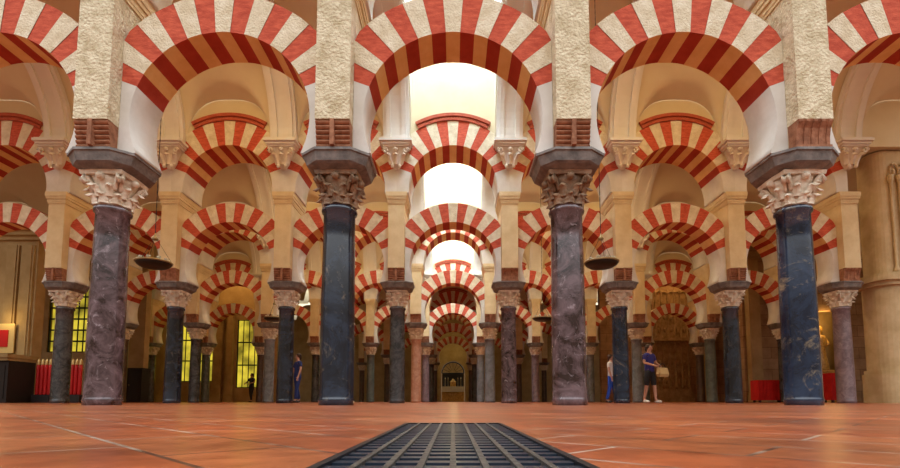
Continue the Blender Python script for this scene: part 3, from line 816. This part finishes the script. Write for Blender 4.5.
b = MB(); b.box(-.7, .7, -.36, .36, 1.5, 1.58); place('top', b.mesh('top', M['dark']), t)
for s_ in (-1, 1):
    b = MB(); b.box(min(0, s_ * .58) + .02, max(0, s_ * .58) - .02, -.33, -.3, .1, 1.42); d = place('door', b.mesh('door', M['dark']), t)
    b = MB(); b.ball((s_ * .08, -.35, .8), .025, .025, .025, 8, 5); place('knob', b.mesh('knob', M['brass']), d)

# enclosing ends of the naves
for nme, x in (('wall_end_left', -22.0), ('wall_end_right', 22.0)):
    b = MB(); b.box(-.2, .2, 7, 49, 0, 10.2); struct(nme, b.mesh(nme, M['ochre']), (x, 0, 0))

# ------------------------------------------------------------------ people
def skin_obj(name, verts, edges, mat, parent, root=0, sub=1):
    me = bpy.data.meshes.new(name)
    me.from_pydata([v[0] for v in verts], edges, [])
    o = bpy.data.objects.new(name, me); C.objects.link(o)
    o.parent = parent
    md = o.modifiers.new('skin', 'SKIN'); md.use_smooth_shade = True
    if not me.skin_vertices: me.skin_vertices.new()
    for i, v in enumerate(verts):
        r = v[1]
        me.skin_vertices[0].data[i].radius = r if isinstance(r, tuple) else (r, r)
        me.skin_vertices[0].data[i].use_root = (i == root)
    s = o.modifiers.new('sub', 'SUBSURF'); s.levels = sub; s.render_levels = sub
    me.materials.append(mat)
    return o
def person(lab, x, y, rz, shirt, trous, skin, hair, pose=0, shorts=False, h=1.7):
    """standing figure facing -y in its own frame"""
    t = thing('person', lab, 'person', (x, y, 0), 'visitors', rz)
    sc = h / 1.72; t.scale = (sc,) * 3
    ar = {0: ((.27, -.02, 1.17), (.27, -.10, .93)), 1: ((.26, -.02, 1.18), (.12, -.26, 1.08)), 2: ((.30, -.05, 1.2), (.22, -.28, 1.12))}[pose]
    V = [((0, 0, .95), (.15, .10)), ((0, 0, 1.12), (.13, .095)), ((0, .01, 1.32), (.165, .11)), ((0, .01, 1.42), (.11, .075)), ((0, 0, 1.50), .052), ((0, -.015, 1.58), (.068, .085)), ((0, -.01, 1.67), (.07, .085)), ((0, 0, 1.71), (.04, .05))]
    E = [(i, i + 1) for i in range(7)]
    step = .12
    cuff = {}
    for s_ in (-1, 1):
        b0 = len(V)
        V += [((s_ * .17, .01, 1.39), .058), ((s_ * ar[0][0], ar[0][1], ar[0][2]), .042), ((s_ * ar[1][0], ar[1][1], ar[1][2]), .03)]
        E += [(3, b0), (b0, b0 + 1), (b0 + 1, b0 + 2)]
        w = Vector(V[b0 + 2][0]); d = (w - Vector(V[b0 + 1][0])).normalized()
        palm = w + d * .07
        V.append((tuple(palm), (.036, .018))); E.append((b0 + 2, b0 + 3)); pi_ = b0 + 3
        sidev = Vector((0, 1, 0)) if abs(d.z) > .7 else Vector((0, 0, 1))
        sidev = (sidev - d * sidev.dot(d)).normalized()
        inw = d.cross(sidev) * s_
        for q, (off, ln) in enumerate(((-.03, .07), (-.01, .085), (.01, .08), (.03, .062))):
            k = len(V)
            V += [(tuple(palm + sidev * off + d * .045), .009), (tuple(palm + sidev * off + d * (.045 + ln * .6) + inw * .012), .0085), (tuple(palm + sidev * off + d * (.035 + ln) + inw * .035), .007)]
            E += [(pi_, k), (k, k + 1), (k + 1, k + 2)]
        k = len(V)
        V += [(tuple(palm - sidev * .045 - d * .01), .010), (tuple(palm - sidev * .065 + d * .03 + inw * .015), .009)]
        E += [(pi_, k), (k, k + 1)]
        l0 = len(V)
        yo = -s_ * step
        V += [((s_ * .09, 0, .86), .085), ((s_ * .10, yo * .45 - .02, .48), .058), ((s_ * .105, yo + .02, .10), .040), ((s_ * .11, yo - .12, .035), (.035, .03))]
        E += [(0, l0), (l0, l0 + 1), (l0 + 1, l0 + 2), (l0 + 2, l0 + 3)]
        cuff[s_] = (b0, l0)
    body = skin_obj('body', V, E, skin, t)
    # clothing shells along the same joints
    g = .016
    def grow(i): p, r = V[i]; r = r if isinstance(r, tuple) else (r, r); return (p, (r[0] + g, r[1] + g))
    sv = [((0, 0, .86), (.185, .13)), ((0, 0, .97), (.18, .13)), grow(1), grow(2), ((0, .01, 1.43), (.10, .085))]; se = [(0, 1), (1, 2), (2, 3), (3, 4)]
    for s_ in (-1, 1):
        b0 = cuff[s_][0]; k = len(sv)
        mid = tuple((Vector(V[b0][0]) * .25 + Vector(V[b0 + 1][0]) * .75))
        sv += [grow(b0), (mid, (.058, .058))]; se += [(4, k), (k, k + 1)]
    skin_obj('shirt', sv, se, shirt, t)
    tv = [((0, 0, 1.04), (.15, .11)), ((0, 0, .93), (.165, .12))]; te = [(0, 1)]
    for s_ in (-1, 1):
        l0 = cuff[s_][1]; k = len(tv)
        tv += [grow(l0), grow(l0 + 1)]; te += [(1, k), (k, k + 1)]
        if not shorts: tv.append((V[l0 + 2][0], (.062, .062))); te.append((k + 1, k + 2))
    skin_obj('shorts' if shorts else 'trousers', tv, te, trous, t)
    b = MB(); b.ball((0, .025, 1.655), .088, .10, .095, 14, 8); b.ball((0, .07, 1.58), .075, .05, .08, 10, 6)
    place('hair', b.mesh('hair', hair), t)
    for s_ in (-1, 1):
        b = MB(); b.ball((s_ * .03, -.098, 1.615), .012, .008, .008, 8, 5); place('eye', b.mesh('eye', M['dark']), t)
    b = MB(); b.ball((0, -.108, 1.59), .012, .018, .024, 8, 5); place('nose', b.mesh('nose', skin), t)
    for s_ in (-1, 1):
        l0 = cuff[s_][1]; p = Vector(V[l0 + 3][0])
        b = MB(); b.ball((p.x, p.y + .06, .045), .045, .13, .045, 12, 6); place('shoe', b.mesh('shoe', M['linen'] if shorts else M['dark']), t)
    return t
SK = plain('skin', (.5, .26, .17), .5); HR = plain('brown_hair', (.05, .025, .012), .6)
NAVY = plain('navy_cotton', (.03, .025, .16), .8); BLK = plain('black_cotton', (.02, .02, .022), .85); WHT = plain('white_cotton', (.7, .66, .62), .85)
BLUE = plain('blue_cotton', (.015, .07, .45), .8); COAT = plain('dark_blue_coat', (.015, .03, .13), .85)
person('visitor in a navy top and black shorts carrying a tan bag', 6.05, 14.9, .5, NAVY, BLK, SK, HR, 1, True, 1.8)
person('visitor in a white top and blue trousers beside the blue-black column', 5.55, 17.0, .9, WHT, BLUE, SK, HR, 0, False, 1.68)
person('visitor in a dark blue coat behind the blue-black column left of the aisle', -5.55, 17.3, -.8, COAT, COAT, SK, HR, 0, False, 1.74)
person('small dark-clothed visitor standing by the narrow yellow grille', -12.0, 28.9, -.4, BLK, BLK, SK, HR, 2, False, 1.7)
t = thing('shoulder_bag', 'tan bag held in front of the visitor in the navy top', 'bag', (6.24, 14.42, .78), None, .5)
b = MB(); b.prism([[(-.17, -.05, .0), (.17, -.05, 0), (.17, .05, 0), (-.17, .05, 0)], [(-.2, -.08, .08), (.2, -.08, .08), (.2, .08, .08), (-.2, .08, .08)], [(-.17, -.04, .27), (.17, -.04, .27), (.17, .04, .27), (-.17, .04, .27)]])
place('body', b.mesh('body', plain('tan_leather', (.5, .33, .13), .6)), t)
b = MB(); b.tube([(-.14, 0, .26), (-.09, 0, .36), (0, 0, .4), (.09, 0, .36), (.14, 0, .26)], .012, 6); place('handle', b.mesh('handle', M['dark']), t)

# ------------------------------------------------------------------ light
def area(name, loc, sx, sy, power, col, rot=(0, 0, 0)):
    d = bpy.data.lights.new(name, 'AREA'); d.shape = 'RECTANGLE'; d.size = sx; d.size_y = sy; d.energy = power; d.color = col
    o = bpy.data.objects.new(name, d); C.objects.link(o); o.location = loc; o.rotation_euler = rot; return o
def point(name, loc, power, col, r=.1):
    d = bpy.data.lights.new(name, 'POINT'); d.energy = power; d.color = col; d.shadow_soft_size = r
    o = bpy.data.objects.new(name, d); C.objects.link(o); o.location = loc; return o
DAY = (.68, .84, 1.0); WARM = (1.0, .60, .22); WARM2 = (1.0, .68, .30)
for ni, p in enumerate((520, 900, 1100)):
    yc = (ROWY[ni] + ROWY[ni + 1]) / 2
    area('skylight_daylight', (0, yc, ZTOP - .15), 2.2, 5.4, p, (.55, .76, 1.0) if ni == 0 else DAY)
# added warm fill lights below the side vault crowns, no lamps hang there
for ni, (p, q) in enumerate(((150, 30), (170, 35), (130, 60))):
    yc = (ROWY[ni] + ROWY[ni + 1]) / 2
    for s_ in (-1, 1):
        area('nave_fill_light', (s_ * 5.7, yc, 9.6), 4.4, .8, p, WARM2)
        area('nave_fill_light', (s_ * 11.2, yc, 9.6), 5.6, .8, q, WARM)
for s_ in (-1, 1): area('nave_fill_light', (s_ * 13.5, 29.6, 9.0), 5.0, .8, 130, WARM)  # added fill to brighten the deep side walls, no fixture here
point('altar_fill_light', (0, YC - 2.5, 5.0), 70, (1, .75, .3), .3)  # added fill for the far chapel wall, no lamp stands here
area('nave_fill_light', (0, (ROWY[4] + ROWY[5]) / 2, 9.6), 8, .8, 60, WARM)  # added dim fill for the far closed nave, no fixture here
point('picture_light', (-15.75, 16.7, 2.95), 11, (1, .7, .25), .06)
point('statue_light', (18.75, YA - .1, 4.3), 40, (1, .62, .2), .1)
W = bpy.data.worlds.new('world'); S.world = W; W.use_nodes = True
nt = W.node_tree; bg = nt.nodes['Background']
tc = nt.nodes.new('ShaderNodeTexCoord'); sp = nt.nodes.new('ShaderNodeSeparateXYZ'); rp = nt.nodes.new('ShaderNodeValToRGB')
nt.links.new(tc.outputs['Generated'], sp.inputs[0]); nt.links.new(sp.outputs['Z'], rp.inputs[0])
rp.color_ramp.elements[0].position = .20; rp.color_ramp.elements[0].color = (.10, .075, .05, 1)
rp.color_ramp.elements[1].position = .45; rp.color_ramp.elements[1].color = (.92, .96, 1.0, 1)
nt.links.new(rp.outputs[0], bg.inputs[0]); bg.inputs[1].default_value = 2.7
S.cycles.max_bounces = 8; S.cycles.diffuse_bounces = 5; S.cycles.use_denoising = True
S.cycles.sample_clamp_indirect = 6
